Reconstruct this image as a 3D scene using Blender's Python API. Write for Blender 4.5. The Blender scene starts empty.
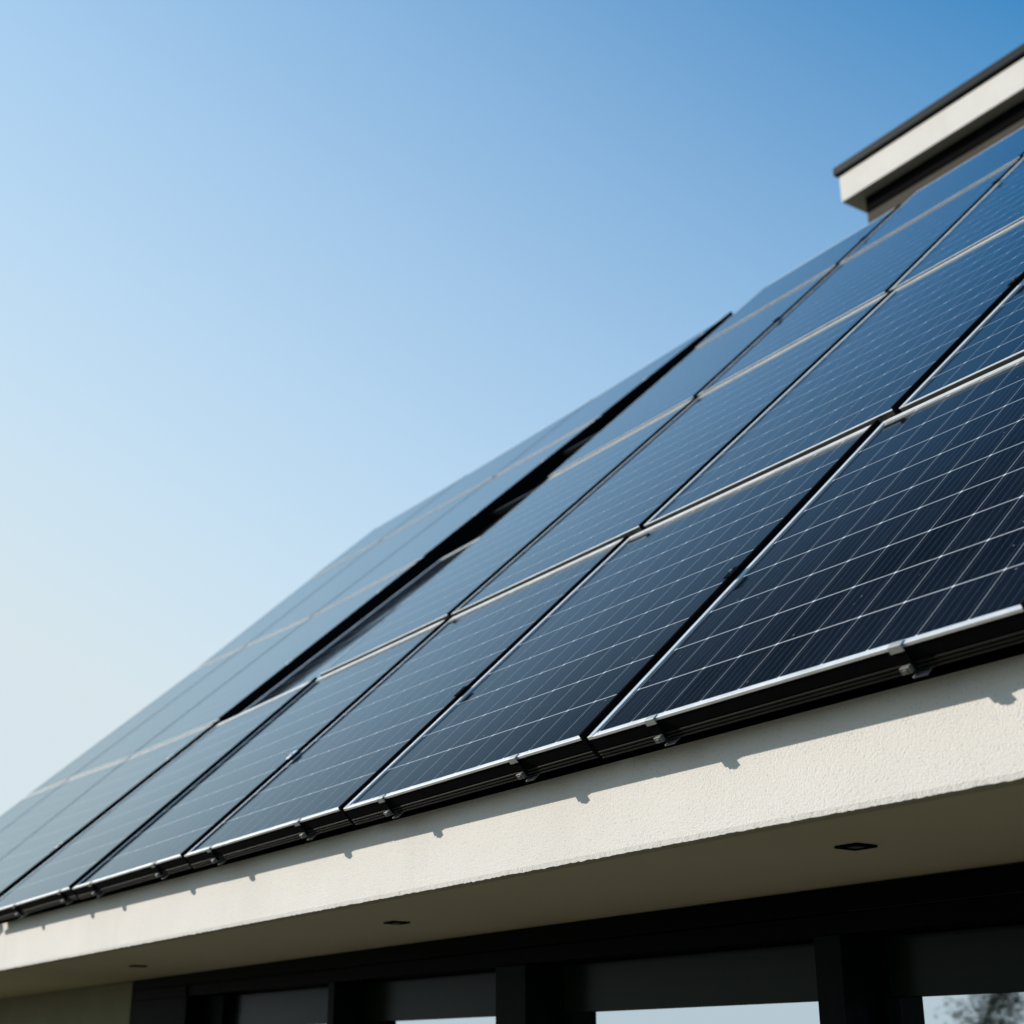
import bpy, bmesh, math, random
from mathutils import Vector, Matrix
random.seed(7)
C = bpy.context.scene.collection
SC = bpy.context.scene
HZ = (0.83, -1.595, 0.875)
CZ = 2.0                                   # eye height above the lawn

# ------------------------------------------------------------------ camera
cam = bpy.data.cameras.new("camera")
cam.sensor_width = 36.0
cam.lens = 36.0 * 1436.47 / 1024.0
cam.clip_start = 0.05
cam.clip_end = 3000.0
cam.dof.use_dof = True
cam.dof.focus_distance = 3.75
cam.dof.aperture_fstop = 3.4
cam.dof.aperture_blades = 9
co = bpy.data.objects.new("camera", cam)
C.objects.link(co)
rt = Vector((0.5602350744564973, 0.8283336654686461, 0.0))
up = Vector((0.2971628270062513, -0.20098306449896675, 0.9334345515515573))
fw = Vector((-0.7731952635617834, 0.5229427754887539, 0.35874773583918695))
co.matrix_world = Matrix(((rt.x, up.x, -fw.x, 0), (rt.y, up.y, -fw.y, 0), (rt.z, up.z, -fw.z, CZ), (0, 0, 0, 1)))
SC.camera = co

# ------------------------------------------------------------------ light
SUN = Vector((-0.753, -0.538, 0.392)).normalized()
EL = math.asin(SUN.z)
AZ = math.atan2(SUN.x, SUN.y)              # clockwise from +Y
w = bpy.data.worlds.new("World")
SC.world = w
w.use_nodes = True
nt = w.node_tree
sky = nt.nodes.new("ShaderNodeTexSky")
sky.sky_type = 'NISHITA'
sky.sun_disc = False
sky.sun_elevation = EL
sky.sun_rotation = AZ
sky.altitude = 100
sky.air_density = 1.0
sky.dust_density = 1.0
sky.ozone_density = 1.6
bg = nt.nodes["Background"]
bg.inputs["Strength"].default_value = 0.12
# thin haze that whitens the sky low down and towards the sun
def wn_(op, a, b=None, clamp=False):
    n = nt.nodes.new("ShaderNodeMath"); n.operation = op; n.use_clamp = clamp
    for i, v in enumerate((a, b)):
        if v is None: continue
        if isinstance(v, (int, float)): n.inputs[i].default_value = v
        else: nt.links.new(v, n.inputs[i])
    return n.outputs[0]
tc = nt.nodes.new("ShaderNodeTexCoord")
sx = nt.nodes.new("ShaderNodeSeparateXYZ"); nt.links.new(tc.outputs["Generated"], sx.inputs[0])
dp = nt.nodes.new("ShaderNodeVectorMath"); dp.operation = 'DOT_PRODUCT'
nt.links.new(tc.outputs["Generated"], dp.inputs[0]); dp.inputs[1].default_value = SUN
hz = wn_('ADD', wn_('ADD', wn_('MULTIPLY', sx.outputs[2], HZ[1]), HZ[0]), wn_('MULTIPLY', dp.outputs["Value"], HZ[2]))
hz = wn_('MINIMUM', wn_('MAXIMUM', hz, 0.0), 1.0)
STR = bg.inputs["Strength"].default_value
gain = nt.nodes.new("ShaderNodeMix"); gain.data_type = 'RGBA'; gain.blend_type = 'MULTIPLY'; gain.inputs[0].default_value = 1.0
nt.links.new(sky.outputs[0], gain.inputs[6]); gain.inputs[7].default_value = (0.50, 1.56, 1.98, 1)
hm = nt.nodes.new("ShaderNodeMix"); hm.data_type = 'RGBA'
nt.links.new(hz, hm.inputs[0]); nt.links.new(gain.outputs[2], hm.inputs[6])
hm.inputs[7].default_value = (0.68 / STR, 0.785 / STR, 0.835 / STR, 1)
nt.links.new(hm.outputs[2], bg.inputs[0])
sl = bpy.data.lights.new("sun", 'SUN')
sl.energy = 5.0
sl.angle = math.radians(0.5)
sl.color = (1.0, 0.93, 0.83)
so = bpy.data.objects.new("sun", sl)
so.rotation_euler = (-SUN).to_track_quat('-Z', 'Y').to_euler()
so.location = SUN * 50
C.objects.link(so)
SC.view_settings.view_transform = 'Standard'
SC.view_settings.look = 'None'
SC.view_settings.exposure = 0.0
SC.view_settings.gamma = 1.0

# ------------------------------------------------------------------ materials
def mat(name, col, rough=0.5, metal=0.0, spec=0.5):
    m = bpy.data.materials.new(name)
    m.use_nodes = True
    b = m.node_tree.nodes["Principled BSDF"]
    b.inputs["Base Color"].default_value = (*col, 1)
    b.inputs["Roughness"].default_value = rough
    b.inputs["Metallic"].default_value = metal
    b.inputs["Specular IOR Level"].default_value = spec
    return m

class N:
    """small helper for node graphs"""
    def __init__(s, m):
        s.t = m.node_tree; s.b = s.t.nodes["Principled BSDF"]
    def new(s, kind, **kw):
        n = s.t.nodes.new(kind)
        for k, v in kw.items(): setattr(n, k, v)
        return n
    def link(s, a, b): s.t.links.new(a, b)
    def val(s, sock, v):
        if hasattr(v, "is_linked") or isinstance(v, bpy.types.NodeSocket): s.link(v, sock)
        else: sock.default_value = v
    def math(s, op, a, b=0.0, c=None, clamp=False):
        n = s.new("ShaderNodeMath", operation=op); n.use_clamp = clamp
        s.val(n.inputs[0], a); s.val(n.inputs[1], b)
        if c is not None: s.val(n.inputs[2], c)
        return n.outputs[0]
    def noise(s, vec, scale, detail=3, rough=0.55):
        n = s.new("ShaderNodeTexNoise"); n.inputs["Scale"].default_value = scale
        n.inputs["Detail"].default_value = detail; n.inputs["Roughness"].default_value = rough
        if vec is not None: s.link(vec, n.inputs["Vector"])
        return n.outputs["Fac"]
    def ramp(s, fac, lo, hi, c0, c1):
        n = s.new("ShaderNodeMapRange"); n.inputs["From Min"].default_value = lo; n.inputs["From Max"].default_value = hi
        s.link(fac, n.inputs["Value"]); n.clamp = True
        k = s.new("ShaderNodeMix", data_type='RGBA'); s.link(n.outputs[0], k.inputs[0])
        k.inputs[6].default_value = (*c0, 1); k.inputs[7].default_value = (*c1, 1)
        return k.outputs[2]
    def mix(s, fac, a, b):
        k = s.new("ShaderNodeMix", data_type='RGBA'); s.val(k.inputs[0], fac)
        s.val(k.inputs[6], a if not isinstance(a, tuple) else (*a, 1)); s.val(k.inputs[7], b if not isinstance(b, tuple) else (*b, 1))
        return k.outputs[2]
    def bump(s, h, strength, dist):
        n = s.new("ShaderNodeBump"); n.inputs["Strength"].default_value = strength; n.inputs["Distance"].default_value = dist
        s.link(h, n.inputs["Height"]); s.link(n.outputs[0], s.b.inputs["Normal"])

def stucco_mat():
    m = mat("stucco", (0.56, 0.535, 0.50), 0.9, spec=0.2); n = N(m)
    co_ = n.new("ShaderNodeTexCoord").outputs["Object"]
    v = n.new("ShaderNodeTexVoronoi", feature='SMOOTH_F1'); v.inputs["Scale"].default_value = 250; v.inputs["Smoothness"].default_value = 0.5
    n.link(co_, v.inputs["Vector"])
    g = n.noise(co_, 260, 4, 0.7)
    big = n.noise(co_, 45, 3, 0.6)
    h = n.math('ADD', n.math('MULTIPLY', v.outputs["Distance"], -1.0), n.math('ADD', g, n.math('MULTIPLY', big, 0.3)))
    n.bump(h, 0.38, 0.0026)
    st = n.noise(co_, 2.2, 4, 0.6)
    col = n.ramp(st, 0.3, 0.75, (0.73, 0.695, 0.655), (0.67, 0.635, 0.59))
    pv = n.new("ShaderNodeTexVoronoi"); pv.inputs["Scale"].default_value = 95; n.link(co_, pv.inputs["Vector"])
    pit = n.math('MULTIPLY', n.math('LESS_THAN', pv.outputs["Distance"], 0.24), n.math('GREATER_THAN', g, 0.5))
    col = n.mix(n.math('MULTIPLY', pit, 0.5), col, (0.42, 0.39, 0.35))
    mp = n.new("ShaderNodeMapping"); mp.inputs["Scale"].default_value = (7, 1, 0.5); n.link(co_, mp.inputs[0])
    run = n.new("ShaderNodeMapRange"); run.inputs["From Min"].default_value = 0.55; run.inputs["From Max"].default_value = 0.8
    n.link(n.noise(mp.outputs[0], 1.0, 5, 0.65), run.inputs["Value"])
    col = n.mix(n.math('MULTIPLY', run.outputs[0], 0.16), col, (0.38, 0.36, 0.32))
    n.link(col, n.b.inputs["Base Color"])
    return m

def soffit_mat():
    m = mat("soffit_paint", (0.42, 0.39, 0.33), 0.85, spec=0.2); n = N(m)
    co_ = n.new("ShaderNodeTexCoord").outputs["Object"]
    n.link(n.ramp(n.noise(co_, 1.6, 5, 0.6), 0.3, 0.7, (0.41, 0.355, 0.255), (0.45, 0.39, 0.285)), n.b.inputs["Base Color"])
    n.bump(n.noise(co_, 260, 3), 0.2, 0.002)
    return m

def wall_mat(name, c0, c1):
    m = mat(name, c0, 0.9, spec=0.2); n = N(m)
    co_ = n.new("ShaderNodeTexCoord").outputs["Object"]
    n.link(n.ramp(n.noise(co_, 3, 5, 0.6), 0.3, 0.7, c0, c1), n.b.inputs["Base Color"])
    n.bump(n.noise(co_, 160, 3), 0.4, 0.004)
    return m

def metal_mat(name, c, rough, metal=1.0, var=0.15):
    m = mat(name, c, rough, metal); n = N(m)
    co_ = n.new("ShaderNodeTexCoord").outputs["Object"]
    f = n.noise(co_, 14, 5, 0.65)
    n.link(n.ramp(f, 0.3, 0.7, tuple(x * (1 - var) for x in c), tuple(min(1, x * (1 + var)) for x in c)), n.b.inputs["Base Color"])
    n.link(n.math('MULTIPLY_ADD', n.noise(co_, 40, 3), 0.2, rough - 0.1), n.b.inputs["Roughness"])
    return m

def cell_mat():
    """monocrystalline cells under glass; the UVs count cells along and up each panel"""
    m = mat("solar_cells", (0.01, 0.015, 0.03), 0.07); n = N(m)
    uv = n.new("ShaderNodeUVMap"); uv.uv_map = "cells"
    sp = n.new("ShaderNodeSeparateXYZ"); n.link(uv.outputs[0], sp.inputs[0])
    u, v = sp.outputs[0], sp.outputs[1]
    obj = n.new("ShaderNodeTexCoord").outputs["Object"]
    CW, CH = 0.124, 0.178
    def dist(x):                           # distance to the nearest whole number
        return n.math('ABSOLUTE', n.math('SUBTRACT', x, n.math('ROUND', x)))
    du, dv = dist(u), dist(v)
    mu, mv = n.math('MULTIPLY', du, CW), n.math('MULTIPLY', dv, CH)
    def line(d, half, soft):
        r = n.new("ShaderNodeMapRange"); r.inputs["From Min"].default_value = half; r.inputs["From Max"].default_value = half + soft
        r.inputs["To Min"].default_value = 1; r.inputs["To Max"].default_value = 0; r.clamp = True
        n.link(d, r.inputs["Value"]); return r.outputs[0]
    hl = line(mv, 0.0012, 0.0005)          # gaps that run along the eave
    vl = line(mu, 0.0008, 0.0004)          # gaps that run up the slope
    dia = line(n.math('ADD', mu, n.math('MULTIPLY', mv, 0.8)), 0.0044, 0.001)   # clipped cell corners
    bus = line(n.math('MULTIPLY', dist(n.math('MULTIPLY_ADD', u, 5.0, 0.5)), CW / 5), 0.00045, 0.0003)
    fine = line(n.math('MULTIPLY', dist(n.math('MULTIPLY_ADD', u, 15.0, 0.5)), CW / 15), 0.0005, 0.0004)
    mp = n.new("ShaderNodeMapping"); mp.inputs["Scale"].default_value = (9, 0.7, 1); n.link(uv.outputs[0], mp.inputs[0])
    streak = n.noise(mp.outputs[0], 1.0, 4, 0.6)
    # each cell has its own slight tone
    fl = n.new("ShaderNodeCombineXYZ"); n.link(n.math('FLOOR', u), fl.inputs[0]); n.link(n.math('FLOOR', v), fl.inputs[1])
    wn = n.new("ShaderNodeTexWhiteNoise", noise_dimensions='3D'); n.link(fl.outputs[0], wn.inputs["Vector"])
    base = n.mix(wn.outputs["Value"], (0.0016, 0.0034, 0.0075), (0.0044, 0.0072, 0.014))
    sm = n.new("ShaderNodeMapRange"); sm.inputs["From Min"].default_value = 0.4; sm.inputs["From Max"].default_value = 0.68; n.link(streak, sm.inputs["Value"])
    base = n.mix(n.math('MULTIPLY', n.math('MULTIPLY', fine, sm.outputs[0]), 0.8), base, (0.022, 0.034, 0.052))
    base = n.mix(n.math('MULTIPLY', bus, 0.6), base, (0.08, 0.10, 0.13))
    base = n.mix(n.math('MULTIPLY', vl, 0.75), base, (0.34, 0.37, 0.41))
    base = n.mix(n.math('MULTIPLY', hl, 0.95), base, (0.52, 0.55, 0.58))
    base = n.mix(dia, base, (0.62, 0.66, 0.70))
    # pollen and dust specks lying on the glass
    vo = n.new("ShaderNodeTexVoronoi"); vo.inputs["Scale"].default_value = 30; n.link(obj, vo.inputs["Vector"])
    spk = n.math('MULTIPLY', n.math('LESS_THAN', vo.outputs["Distance"], 0.085), n.math('GREATER_THAN', n.noise(obj, 3, 2), 0.56))
    base = n.mix(n.math('MULTIPLY', spk, 0.45), base, (0.30, 0.30, 0.30))
    dust = n.noise(obj, 1.7, 6, 0.7)
    base = n.mix(n.math('MULTIPLY', dust, 0.006), base, (0.40, 0.41, 0.42))
    n.link(base, n.b.inputs["Base Color"])
    n.b.inputs["Roughness"].default_value = 0.6
    n.b.inputs["Specular IOR Level"].default_value = 0.0
    # anti-reflection glass: little gloss face on, strong gloss at a glancing angle
    gl = n.new("ShaderNodeBsdfGlossy"); gl.inputs["Color"].default_value = (0.84, 0.95, 1.0, 1)
    n.link(n.math('MULTIPLY_ADD', n.noise(obj, 6, 5, 0.6), 0.10, 0.03), gl.inputs["Roughness"])
    bp = n.new("ShaderNodeBump"); bp.inputs["Strength"].default_value = 0.06; bp.inputs["Distance"].default_value = 0.01
    n.link(n.noise(obj, 2.2, 2), bp.inputs["Height"]); n.link(bp.outputs[0], gl.inputs["Normal"])
    lw = n.new("ShaderNodeLayerWeight"); lw.inputs["Blend"].default_value = 0.5
    mr = n.new("ShaderNodeMapRange", interpolation_type='SMOOTHSTEP')
    mr.inputs["From Min"].default_value = 0.715; mr.inputs["From Max"].default_value = 0.96
    mr.inputs["To Min"].default_value = 0.015; mr.inputs["To Max"].default_value = 0.61
    n.link(lw.outputs["Facing"], mr.inputs["Value"])
    mx = n.new("ShaderNodeMixShader"); n.link(mr.outputs[0], mx.inputs[0]); n.link(n.b.outputs[0], mx.inputs[1]); n.link(gl.outputs[0], mx.inputs[2])
    n.link(mx.outputs[0], n.t.nodes["Material Output"].inputs["Surface"])
    return m

def glass_mat():
    """coated window glass in front of an unlit room"""
    m = mat("window_glass", (0.68, 0.73, 0.76), 0.02); n = N(m)
    n.b.inputs["Metallic"].default_value = 1.0
    n.b.inputs["Specular IOR Level"].default_value = 0.5
    obj = n.new("ShaderNodeTexCoord").outputs["Object"]
    n.bump(n.noise(obj, 1.3, 2), 0.02, 0.01)
    return m

M = dict(
    stucco=stucco_mat(), soffit=soffit_mat(),
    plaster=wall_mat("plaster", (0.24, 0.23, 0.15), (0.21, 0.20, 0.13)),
    upwall=wall_mat("upper_plaster_shaded", (0.072, 0.064, 0.054), (0.06, 0.054, 0.046)),  # plaster colour darkened to hold the shade of a deeper overhang
    cells=cell_mat(), glass=glass_mat(),
    alu=metal_mat("aluminium", (0.70, 0.70, 0.69), 0.45, 0.3),
    clampm=metal_mat("clamp_metal", (0.20, 0.20, 0.195), 0.45, 0.6),
    hook=metal_mat('hook_metal', (0.42, 0.42, 0.41), 0.45, 0.4),
    black=metal_mat("black_anodised", (0.004, 0.004, 0.0045), 0.85, 0.0),
    skirt=metal_mat("dark_profile", (0.008, 0.008, 0.0075), 0.45, 0.0),
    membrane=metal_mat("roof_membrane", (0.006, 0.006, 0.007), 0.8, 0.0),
    frame=metal_mat("window_frame_paint", (0.002, 0.0025, 0.003), 0.5, 0.0),
    postm=metal_mat("post_paint", (0.002, 0.0035, 0.0045), 0.5, 0.0), brown=metal_mat("bronze_edge", (0.032, 0.028, 0.023), 0.5, 0.0),
    glass_reflection=mat("dark_glass_reflection", (0.005, 0.011, 0.006), 0.25),  # dark green that paints the reflection in the upper glass
    cap=metal_mat("zinc_cap", (0.014, 0.017, 0.019), 0.55, 0.0),
    bark=wall_mat("bark", (0.09, 0.07, 0.05), (0.06, 0.05, 0.035)),
    leaf=wall_mat("leaf", (0.06, 0.075, 0.03), (0.09, 0.085, 0.035)),
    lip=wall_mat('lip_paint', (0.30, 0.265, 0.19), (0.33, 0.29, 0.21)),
    lens=mat("lamp_lens", (0.12, 0.115, 0.10), 0.3),
)
M['membrane'].node_tree.nodes["Principled BSDF"].inputs["Specular IOR Level"].default_value = 0.05
M['postm'].node_tree.nodes['Principled BSDF'].inputs['Specular IOR Level'].default_value = 0.06
M['frame'].node_tree.nodes['Principled BSDF'].inputs['Specular IOR Level'].default_value = 0.03
M['glass_reflection'].node_tree.nodes['Principled BSDF'].inputs['Specular IOR Level'].default_value = 0.09
M['black'].node_tree.nodes["Principled BSDF"].inputs["Specular IOR Level"].default_value = 0.02
M['cap'].node_tree.nodes['Principled BSDF'].inputs['Specular IOR Level'].default_value = 0.12
M['skirt'].node_tree.nodes['Principled BSDF'].inputs['Specular IOR Level'].default_value = 0.2

# ------------------------------------------------------------------ helpers
RP = 0.7703307850929947                    # roof pitch of the main slope
Y0, Z0 = 2.10, 0.7410723560810435          # lower edge of the panels, from the eye point
S_ = Vector((0, math.cos(RP), math.sin(RP)))
N_ = Vector((0, -math.sin(RP), math.cos(RP)))
def R(X, s, h=0.0):
    return Vector((X, Y0, Z0 + CZ)) + S_ * s + N_ * h

class MB:
    def __init__(s): s.bm = bmesh.new(); s.mi = 0
    def hexa(s, p):                        # p: 8 points, bottom ring then top ring
        v = [s.bm.verts.new(q) for q in p]
        for f in ((3, 2, 1, 0), (4, 5, 6, 7), (0, 1, 5, 4), (1, 2, 6, 5), (2, 3, 7, 6), (3, 0, 4, 7)):
            fc = s.bm.faces.new([v[i] for i in f]); fc.material_index = s.mi
        return v
    def box(s, x0, x1, y0, y1, z0, z1):
        return s.hexa([Vector(q) for q in ((x0, y0, z0), (x1, y0, z0), (x1, y1, z0), (x0, y1, z0), (x0, y0, z1), (x1, y0, z1), (x1, y1, z1), (x0, y1, z1))])
    def prism(s, prof, x0, x1):            # profile in (y, z), extruded along x
        a = [s.bm.verts.new((x0, y, z)) for y, z in prof]; b = [s.bm.verts.new((x1, y, z)) for y, z in prof]
        k = len(prof)
        for i in range(k):
            s.bm.faces.new((a[i], a[(i + 1) % k], b[(i + 1) % k], b[i]))
        s.bm.faces.new(a[::-1]); s.bm.faces.new(b)
    def tube(s, a, b, ra, rb, n=7):
        d = (b - a).normalized(); x = d.orthogonal().normalized(); y = d.cross(x)
        A = [s.bm.verts.new(a + (x * math.cos(t) + y * math.sin(t)) * ra) for t in [2 * math.pi * i / n for i in range(n)]]
        B = [s.bm.verts.new(b + (x * math.cos(t) + y * math.sin(t)) * rb) for t in [2 * math.pi * i / n for i in range(n)]]
        for i in range(n): s.bm.faces.new((A[i], A[(i + 1) % n], B[(i + 1) % n], B[i]))
        s.bm.faces.new(A[::-1]); s.bm.faces.new(B)
    def build(s, name, m, parent=None, bevel=0.0, smooth=False):
        bmesh.ops.recalc_face_normals(s.bm, faces=s.bm.faces)
        me = bpy.data.meshes.new(name); 
        off = Vector((0, 0, 0))
        if parent is not None:
            q = parent
            while q is not None: off += q.location; q = q.parent
        for vv in s.bm.verts: vv.co -= off
        s.bm.to_mesh(me); s.bm.free()
        for mm in (m if isinstance(m, list) else [m]): me.materials.append(mm)
        o = bpy.data.objects.new(name, me); C.objects.link(o)
        if parent is not None: o.parent = parent
        if bevel:
            bv = o.modifiers.new("bevel", 'BEVEL'); bv.width = bevel; bv.segments = 2; bv.limit_method = 'ANGLE'
        if smooth:
            for p in me.polygons: p.use_smooth = True
        return o
def tag(o, label, cat, group=None):
    o["label"] = label; o["category"] = cat
    if group: o["group"] = group
    return o
def empty(name, loc, label, cat, group=None):
    o = bpy.data.objects.new(name, None); o.location = loc; o.empty_display_size = 0.2; C.objects.link(o)
    return tag(o, label, cat, group)

# ------------------------------------------------------------------ ground
def ground():
    m = mat("lawn", (0.07, 0.085, 0.035), 0.95, spec=0.1); n = N(m)
    co_ = n.new("ShaderNodeTexCoord").outputs["Object"]
    n.link(n.ramp(n.noise(co_, 0.6, 8, 0.7), 0.3, 0.7, (0.10, 0.092, 0.055), (0.15, 0.132, 0.085)), n.b.inputs["Base Color"])
    b = MB(); r = 900
    v = [b.bm.verts.new(q) for q in ((-r, -r, 0), (r, -r, 0), (r, r, 0), (-r, r, 0))]; b.bm.faces.new(v)
    o = b.build("ground", m); o["kind"] = "structure"
ground()

# ------------------------------------------------------------------ house
FX0, FX1 = -14.9, 1.2                      # ends of the eave
YF, YW, YG = Y0 + 0.12, 3.20, 3.375        # fascia face, wall face, glass plane
def zs(X): return CZ + 0.488 + 0.003 * X   # soffit height
house = empty("house", (0, YW, 0), "white rendered house with pitched solar roof and black framed windows", "house")

def fascia():
    b = MB(); bm = b.bm
    nx = 1500
    ztop = CZ + 0.706
    rows = []
    for i in range(nx + 1):
        X = FX0 + (FX1 - FX0) * i / nx
        j = random.gauss(0, 0.0007); k = random.gauss(0, 0.0007)
        zb = zs(X)
        rows.append([bm.verts.new(q) for q in ((X, YF, ztop), (X, YF, zb + 0.012), (X, YF + 0.002 + abs(k), zb + j), (X, YF + 0.055, zb + 0.001), (X, YF + 0.055, zb + 0.02))])
    for a, c in zip(rows[:-1], rows[1:]):
        for q in range(4):
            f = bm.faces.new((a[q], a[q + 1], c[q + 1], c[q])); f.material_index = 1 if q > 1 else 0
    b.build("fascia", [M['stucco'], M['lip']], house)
fascia()
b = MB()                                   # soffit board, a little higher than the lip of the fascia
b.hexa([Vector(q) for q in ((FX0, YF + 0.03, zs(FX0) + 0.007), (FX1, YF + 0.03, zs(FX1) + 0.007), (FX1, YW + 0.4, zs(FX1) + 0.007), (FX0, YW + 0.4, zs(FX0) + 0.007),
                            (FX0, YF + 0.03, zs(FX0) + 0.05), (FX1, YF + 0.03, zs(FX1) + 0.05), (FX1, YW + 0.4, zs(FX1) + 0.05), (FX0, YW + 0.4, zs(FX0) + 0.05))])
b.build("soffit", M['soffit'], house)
# roof body below the panels: two slopes with their own ridges, black membrane
def roof(x0, x1, h0, h1, smax, name):
    e, t = R(0, 0.052, h0), R(0, smax, h1)
    e.y = YF + 0.012
    b = MB()
    b.prism([(e.y, e.z), (t.y, t.z), (t.y + (t.y - e.y), e.z)], x0, x1)
    return b.build(name, M['membrane'], house)
roof(-14.3, -8.36, -0.14, -0.225, 7.9, "roof")
roof(-8.358, FX1 - 0.05, -0.14, -0.215, 7.1, "roof")
YB = 2 * R(0, 7.1, -.215).y - YF - 0.8      # back wall
# walls
b = MB(); b.box(-14.4, -8.81, YW, YW + 0.3, 0, CZ + 0.462); b.build("wall", M['plaster'], house)
b = MB(); b.box(-14.4, -14.1, YW + 0.3, YB, 0, CZ + 0.46); b.build("wall", M['plaster'], house)
b = MB(); b.box(FX1 - 0.9, FX1 - 0.6, YW + 0.3, YB, 0, CZ + 0.47); b.build("wall", M['plaster'], house)
b = MB(); b.box(-14.4, FX1 - 0.6, YB, YB + 0.3, 0, CZ + 0.46); b.build("wall", M['plaster'], house)
b = MB(); b.box(-0.9, FX1 - 0.6, YW, YW + 0.3, 0, CZ + 0.48); b.build("wall", M['plaster'], house)
# black header, posts and cladding of the window wall
HB = CZ + 0.352                            # underside of the header at the glass
b = MB()
b.box(-8.808, -0.9, YW, YW + 0.03, CZ + 0.412, CZ + 0.478)
b.box(-8.808, -0.9, YW + 0.012, YG + 0.06, HB, CZ + 0.410)
hd = b.build("header", M['frame'], house, 0.002)
b = MB(); b.box(-3.0, -0.905, YW - 0.003, YW + 0.012, CZ + 0.4105, CZ + 0.4118); b.build("edge_highlight", M['skirt'], hd)  # lighter strip added for the light caught along the header edge
b = MB(); b.box(-8.808, -7.95, YW + 0.004, YW + 0.2, 0, HB - 0.002); b.box(-8.808, -7.96, YW + 0.002, YW + 0.012, HB - 0.001, CZ + 0.410); b.build("cladding_panel", M['frame'], house, 0.002)
for x0, x1 in ((-6.245, -6.185), (-4.847, -4.645), (-3.149, -3.044), (-1.25, -1.10)):
    b = MB(); b.box(x0, x1, YW + 0.002, YG + 0.08, 0, HB - 0.002); b.build("post", M['postm'], house, 0.002)
def window(x0, x1):
    root = bpy.data.objects.new("window", None); root.location = (0, 0, 0); C.objects.link(root); root.parent = house
    root.location = Vector((x0, YG, 0)) - house.location
    t = 0.036
    b = MB()
    b.box(x0 + 0.002, x0 + t, YG - 0.035, YG + 0.03, 0.02, HB - 0.004)
    b.box(x1 - t, x1 - 0.002, YG - 0.035, YG + 0.03, 0.02, HB - 0.004)
    b.box(x0 + t, x1 - t, YG - 0.035, YG + 0.03, 0.02, 0.09)
    b.build("frame", M['frame'], root, 0.002)
    b = MB()                               # dark slabs painted in for the upper glass reflection, with one groove
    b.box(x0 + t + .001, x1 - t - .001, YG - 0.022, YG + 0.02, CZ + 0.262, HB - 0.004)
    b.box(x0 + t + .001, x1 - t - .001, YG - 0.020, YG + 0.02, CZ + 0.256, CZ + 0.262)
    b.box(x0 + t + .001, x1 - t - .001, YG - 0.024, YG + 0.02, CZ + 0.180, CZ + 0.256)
    b.build("glass_reflection", M['glass_reflection'], root)
    b = MB(); b.box(x0 + t + .001, x1 - t - .001, YG - 0.008, YG + 0.012, 0.091, CZ + 0.178); b.build("pane", M['glass'], root)
for x0, x1 in ((-7.66, -6.245), (-6.185, -4.847), (-4.645, -3.149), (-3.044, -1.25)): window(x0, x1)
b = MB(); b.box(-7.948, -7.665, YW + 0.10, YG + 0.06, 0, HB - 0.003); b.build("jamb", M['frame'], house, 0.002)
b = MB(); b.box(-1.098, -0.902, YW + 0.05, YG + 0.06, 0, HB - 0.003); b.build("jamb", M['frame'], house, 0.002)
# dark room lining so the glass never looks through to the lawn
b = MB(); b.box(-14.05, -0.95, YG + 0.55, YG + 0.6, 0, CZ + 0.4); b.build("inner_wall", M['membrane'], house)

# upper storey behind the ridge, top right
k_ = 1.62                                  # rear volume: distance over its first estimate
YU, YD = 7.50 * k_, 7.385 * k_
ux0 = -6.262 * k_
b = MB(); b.box(ux0, 3.5, YU, YU + 5.0, 0, CZ + 6.043 * k_); b.build("upper_wall", M['upwall'], house)
b = MB(); b.box(ux0 + 0.006, 3.5, YU - 0.015, YU + 4.9, CZ + 6.045 * k_, CZ + 6.173 * k_); b.build("clerestory_band", M['black'], house)
slab = MB(); slab.box(-6.402 * k_, 3.7, YD, YU + 5.2, CZ + 6.175 * k_, CZ + 6.402 * k_); slab = slab.build("upper_roof", M['stucco'], house, 0.004)
b = MB(); b.box(-6.395 * k_, 3.69, YD + 0.014, YU + 5.18, CZ + 6.404 * k_, CZ + 6.416 * k_); b.build("painted_shadow_strip", M['black'], slab)  # black strip stands in for the shadow under the cap
b = MB(); b.box(-6.436 * k_, 3.72, YD - 0.05, YU + 5.25, CZ + 6.418 * k_, CZ + 6.486 * k_); b.build("roof_cap", M['cap'], slab, 0.008)

# ------------------------------------------------------------------ recessed lights in the soffit
def downlight(X, Y, rz, label):
    z = zs(X) + 0.0065
    o = empty("recessed_light", (X, Y, z), label, "ceiling light", "recessed lights in the soffit")
    a, t = 0.036, 0.011
    b = MB()
    for x0, x1, y0, y1 in ((-a, a, -a, -a + t), (-a, a, a - t, a), (-a, -a + t, -a + t, a - t), (a - t, a, -a + t, a - t)):
        b.box(X + x0, X + x1, Y + y0, Y + y1, z - 0.006, z)
    b.build("trim", M['black'], o, 0.001)
    b = MB(); b.box(X - a + t, X + a - t, Y - a + t, Y + a - t, z - 0.003, z - 0.0005); b.build("recess", M['black'], o)
    b = MB(); b.box(X - 0.014, X + 0.014, Y - 0.014, Y + 0.014, z - 0.005, z - 0.003); b.build("lens", M['lens'], o)
downlight(-2.43, 2.635, 0, "square black recessed spotlight in the soffit, nearest, above the right-hand window")
downlight(-4.70, 2.675, 0, "small black recessed spotlight, middle of three in the soffit")
downlight(-7.47, 2.735, 0, "tiny blurred recessed spotlight, farthest left of three in the soffit")

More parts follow.
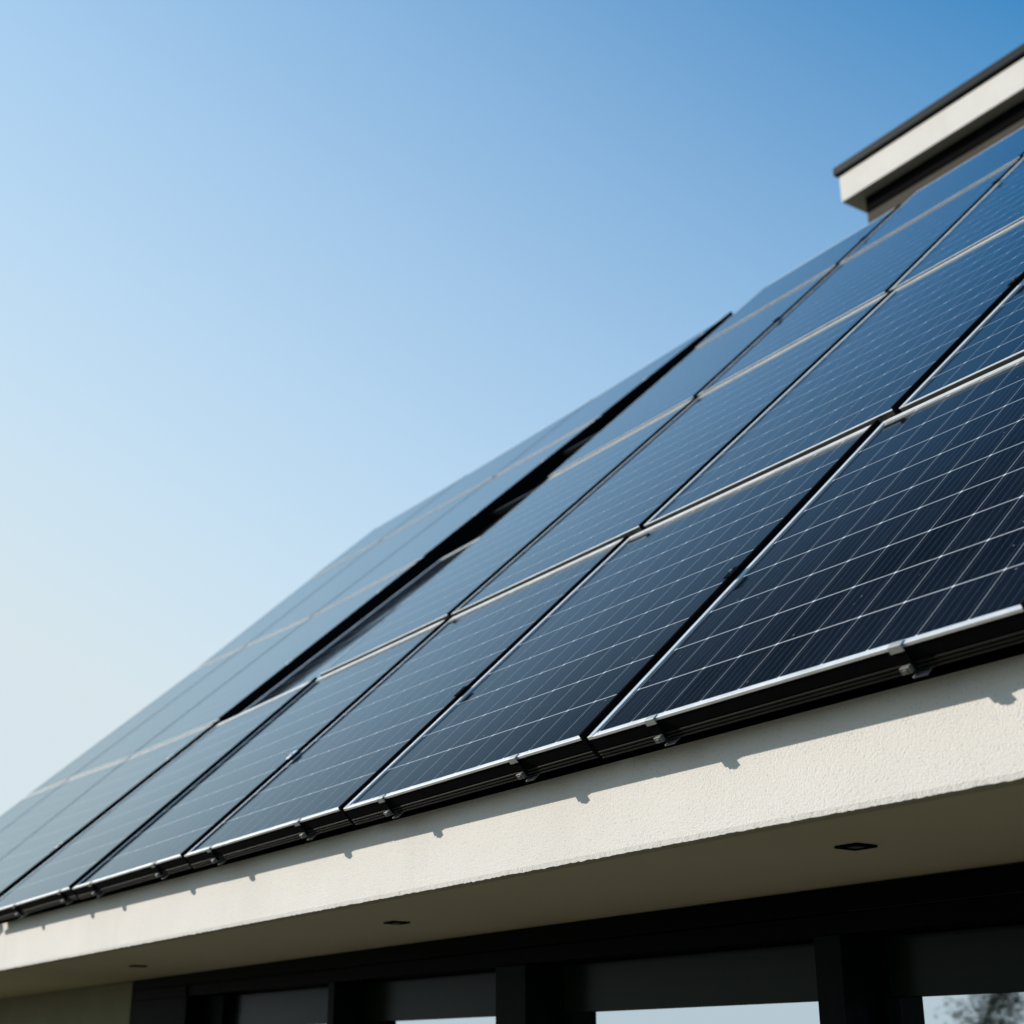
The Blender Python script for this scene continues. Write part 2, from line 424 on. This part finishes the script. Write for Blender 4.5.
# ------------------------------------------------------------------ solar panels
def lerp(a, b, t): return a + (b - a) * t
PANELS = "solar panels covering the roof"
def panel(bl, br, tr, tl, label, skirt=False, clamps=(), mids=(), top_h=0.005, side_d=-.036, side_h=.012, ft=0.028, fl=0.020):
    """corners (X, s, h) at the glass; frame, trim and clamps are parts"""
    o = empty("solar_panel", R(*bl), label, "solar panel", PANELS)
    P = [R(*q) for q in (bl, br, tr, tl)]
    Lx = ((P[1] - P[0]).length + (P[2] - P[3]).length) / 2
    Ls = ((P[3] - P[0]).length + (P[2] - P[1]).length) / 2
    nn = (P[1] - P[0]).cross(P[3] - P[0]).normalized()
    def q(u, v, w_):
        a, c = u / Lx, v / Ls
        return lerp(lerp(P[0], P[1], a), lerp(P[3], P[2], a), c) + nn * w_
    def bar(b, u0, u1, v0, v1, w0, w1):
        b.hexa([q(u0, v0, w0), q(u1, v0, w0), q(u1, v1, w0), q(u0, v1, w0), q(u0, v0, w1), q(u1, v0, w1), q(u1, v1, w1), q(u0, v1, w1)])
    fr, fb = 0.013, (0.016 if skirt else 0.010)
    # glass with the cells
    b = MB(); vs = b.hexa([q(fl, fb, -.03), q(Lx - fr, fb, -.03), q(Lx - fr, Ls - ft, -.03), q(fl, Ls - ft, -.03), q(fl, fb, 0), q(Lx - fr, fb, 0), q(Lx - fr, Ls - ft, 0), q(fl, Ls - ft, 0)])
    uvl = b.bm.loops.layers.uv.new("cells")
    nu = max(1, round((Lx - fl - fr - 0.02) / 0.124)); nv = max(1, round((Ls - fb - ft - 0.012) / 0.178))
    eu, ev = 0.05, 0.03
    cuv = {4: (-eu, -ev), 5: (nu + eu, -ev), 6: (nu + eu, nv + ev), 7: (-eu, nv + ev)}
    for f in b.bm.faces:
        for lp in f.loops:
            i = vs.index(lp.vert); lp[uvl].uv = cuv.get(i, (0.5, 0.5))
    b.build("glass", M['cells'], o)
    # silver members: left, bottom and top
    b = MB()
    lip = -.005 if skirt else -.0005
    bar(b, 0, fl, 0.001, Ls, lip, .0045 if fl > .015 else .002)
    bar(b, fl, Lx - fr, 0, fb, lip, .003)
    bar(b, fl, Lx - fr, Ls - ft, Ls, -.035, top_h)
    b.build("frame", M['alu'], o, 0.0012)
    b = MB(); bar(b, Lx - fr, Lx, 0, Ls, side_d, side_h); b.build("side_trim", M['black'], o, 0.002)
    b = MB(); bar(b, 0.002, Lx - fr - 0.001, 0.0015, 0.016, -.036, lip - .0005); b.build("front_edge", M['black'] if skirt else M['brown'], o)
    if skirt:
        b = MB()
        bar(b, 0.003, Lx - 0.004, 0.006, 0.02, -.064, -.0370)
        for k in range(3): bar(b, 0.003, Lx - 0.004, -0.0005 + 0.0005 * k, 0.006, -.0445 - .0085 * k, -.0405 - .0085 * k)
        b.build("skirt", M['skirt'], o, 0.001)
    for X in clamps:
        u = (X - bl[0])
        b = MB(); b.mi = 1
        bar(b, u - .016, u + .016, -0.006, -0.0012, -.052, -.008)            # strap
        b.mi = 2
        bar(b, u - .017, u + .017, -0.004, 0.012, .0033, .0060)              # hook over the frame
        bar(b, u - .017, u + .017, -0.0075, -0.0042, -.010, .0060)
        b.mi = 0
        bar(b, u - .012, u + .012, -0.018, -0.0062, -.053, -.038)            # block
        bar(b, u - .002, u + .034, -0.010, 0.018, -.0690, -.0650)            # foot
        cl = b.build("clamp", [M['clampm'], M['black'], M['hook']], o, 0.0012)
        b = MB(); bar(b, u - .005, u + .005, -0.0205, -0.0182, -.050, -.042); b.build("bolt", M['clampm'], cl, 0.0006)
    for v, light in mids:
        b = MB(); bar(b, Lx - 0.020, Lx + 0.012, v - .028, v + .028, side_h + .0003, side_h + .0045)
        ml = b.build("clamp", M['alu'] if light else M['black'], o, 0.002)
        b = MB(); b.tube(q(Lx - .004, v, side_h + .0046), q(Lx - .004, v, side_h + .010), .006, .006, 6); b.build("bolt", M['alu'] if light else M['clampm'], ml)
    return o

# seam lines of the main slope: X at the row boundaries, read upward
r = (0.0, 1.65, 3.885, 5.95, 7.22)
SEAM = {                                   # (bottom, top) of rows 1..4 for seams right to left
    -1: ((-0.15, -0.15),) * 4,
    0: ((-1.48, -1.47), (-1.36, -1.33), (-1.33, -1.33), (-1.33, -1.33)),
    1: ((-2.780, -2.765), (-2.695, -2.64), (-2.66, -2.70), (-2.72, -2.74)),
    2: ((-4.050, -4.040), (-3.955, -3.960), (-4.00, -4.135), (-4.15, -4.21)),
    3: ((-5.350, -5.348), (-5.345, -5.372), (-5.40, -5.580), (-5.60, -5.760)),
    4: ((-6.675, -6.665), (-6.650, -6.800), (-6.82, -7.010), (-7.03, -7.170)),
}
ROWN = ("bottom row", "second row up", "third row up", "top row")
COLN = {0: "rightmost column, cut by the picture edge", 1: "second column from the right", 2: "third column from the right", 3: "fourth column from the right",
        4: "last column before the black gap", -1: "column beyond the right edge"}
HB_, HT_ = 0.018, 0.0
G = 0.005                                  # half a joint
for row in range(4):
    for c in (-1, 0, 1, 2, 3):
        xr, xl = SEAM[c][row], SEAM[c + 1][row]
        s0, s1 = r[row] + (0.004 if row else 0), r[row + 1] - 0.004
        if row == 3 and c < 3: s1 = 7.47
        hb = (0, .016, .009, .006)[row]
        tilt = 0.006
        cl = (xl[0] + 0.25, xr[0] - 0.31) if row == 0 else ()
        mids = {(0, 1): ((0.74, False),), (0, 2): ((0.62, False),), (0, 3): ((0.62, True),), (1, 1): ((0.95, False),), (2, 2): ((1.6, False),), (2, 3): ((1.1, False),), (3, 3): ((0.5, False),)}.get((row, c), ())
        lab = ("near " if c == 0 and row == 0 else "") + "dark blue solar panel in the %s, %s" % (ROWN[row], COLN[c])
        panel((xl[0] + G, s0, hb), (xr[0] - G, s0, hb + tilt), (xr[1] - G, s1, HT_ + tilt), (xl[1] + G, s1, HT_), lab, row == 0, cl, mids, (.005, .004, .0015, .001)[row], side_h=.012 if c < 2 else .008, ft=(.028, .030, .009, .012)[row], fl=.020 if c < 2 else .015 if c == 2 else .010)
# the column before the gap: one panel at the eave, one sunk beside the gap, none above
panel((-8.215, 0, 0), (-6.68, 0, .006), (-6.67, 1.646, .006), (-7.965, 1.646, 0), "pale reflecting solar panel in the bottom row, last column before the black gap", True, (-7.62, -6.95))
panel((-8.25, 1.665, -.06), (-6.66, 1.665, -.02), (-6.82, 3.88, -.12), (-8.26, 3.88, -.14), "shaded solar panel sunk beside the black gap in the second row up")
# array beyond the gap, on a slope a little less steep
K = -0.0195
LS = [[-8.32, -8.33, -8.36, -8.42, -8.52], [-10.05, -10.28, -10.28, -10.20, -10.37], [-12.10, -12.25, -12.12, -12.50, -12.58], [-13.95, -13.80, -13.75, -14.40, -14.75]]
LR = [[0, 1.837, 3.853, 6.16, 8.36], [0, 1.99, 3.92, 6.29, 8.06], [0, 2.22, 4.25, 6.42, 7.93], [0, 2.345, 4.48, 6.60, 7.99]]
LN = ("column along the black gap", "middle column", "far gable column")
for row in range(4):
    for c in range(3):
        a, d = c, c + 1                    # a: seam nearer the gap
        e = 0.004
        def k_(i, j, ds): return LR[i][j] + ds
        mids = ((0.62 * 1, True), (1.5, True)) if c == 0 else ()
        lab = "pale blurred solar panel beyond the gap, %s, %s" % (ROWN[row], LN[c])
        q0 = (LS[d][row] + G, k_(d, row, e)); q1 = (LS[a][row] - G, k_(a, row, e)); q2 = (LS[a][row + 1] - G, k_(a, row + 1, -e)); q3 = (LS[d][row + 1] + G, k_(d, row + 1, -e))
        f_ = lambda q, x: (q[0], q[1], K * q[1] + x)
        panel(f_(q0, .006 if row else 0), f_(q1, (.006 if row else 0) + (.006 if c == 0 else .001)), f_(q2, .006 if c == 0 else .001), f_(q3, 0), lab, row == 0, (q0[0] + .3, q1[0] - .35) if row == 0 else (), mids, 0.002 if row < 3 else 0.001, -.11 if c == 0 else -.036, .012 if c == 0 else .002, .016, .010)
# rails left bare where panels are missing
for s_ in (4.55, 5.5):
    b = MB(); x0, x1, hb, ht = -8.36, -6.75, -.165, -.13
    b.hexa([R(x0, s_, hb), R(x1, s_, hb), R(x1, s_ + .04, hb), R(x0, s_ + .04, hb), R(x0, s_, ht), R(x1, s_, ht), R(x1, s_ + .04, ht), R(x0, s_ + .04, ht)])
    o = b.build("mounting_rail", M['skirt'])
    tag(o, "dark mounting rail in the black gap, %s" % ("lower one" if s_ < 5 else "upper one"), "rail", "mounting rails in the gap")

# ------------------------------------------------------------------ tree that shows in the window
def tree(x, y, hgt, label, seed):
    rnd = random.Random(seed)
    o = empty("tree", (x, y, 0), label, "tree")
    tb, lb = MB(), MB()
    tips = []
    def grow(p, d, L, rad, lev):
        n = 3
        for i in range(n):
            d2 = (d + Vector((rnd.gauss(0, .13), rnd.gauss(0, .13), rnd.gauss(0.02, .07)))).normalized()
            p2 = p + d2 * L / n; r2 = rad * .86
            tb.tube(p, p2, rad, r2, 6 if lev < 2 else 4)
            p, d, rad = p2, d2, r2
            if lev >= 2: tips.append(p)
            if lev < 4 and (lev > 0 or i > 0):
                for _ in range(2 if lev < 3 else 1):
                    ang = rnd.uniform(0, 6.28); sp = rnd.uniform(.5, .95)
                    x_ = d.orthogonal().normalized(); y_ = d.cross(x_)
                    nd = (d * math.cos(sp) + (x_ * math.cos(ang) + y_ * math.sin(ang)) * math.sin(sp)).normalized()
                    grow(p, nd, L * rnd.uniform(.5, .72), rad * .6, lev + 1)
        if lev >= 3: tips.append(p)
    grow(Vector((x, y, 0)), Vector((0, 0, 1)), hgt * .55, hgt * .02, 0)
    for t in tips:
        for _ in range(2):
            c = t + Vector((rnd.gauss(0, .11), rnd.gauss(0, .11), rnd.gauss(0, .11)))
            a = Vector((rnd.gauss(0, 1), rnd.gauss(0, 1), rnd.gauss(0, 1))).normalized(); bb = a.orthogonal().normalized()
            l, w_ = rnd.uniform(.04, .075), rnd.uniform(.018, .03)
            vs = [lb.bm.verts.new(q) for q in (c - a * l, c + bb * w_, c + a * l, c - bb * w_)]; lb.bm.faces.new(vs)
    tb.build("trunk", M['bark'], o); lb.build("crown", M['leaf'], o)
tree(-19.9, -18.0, 4.1, "thin leafed tree mirrored in the right-hand window pane", 3)
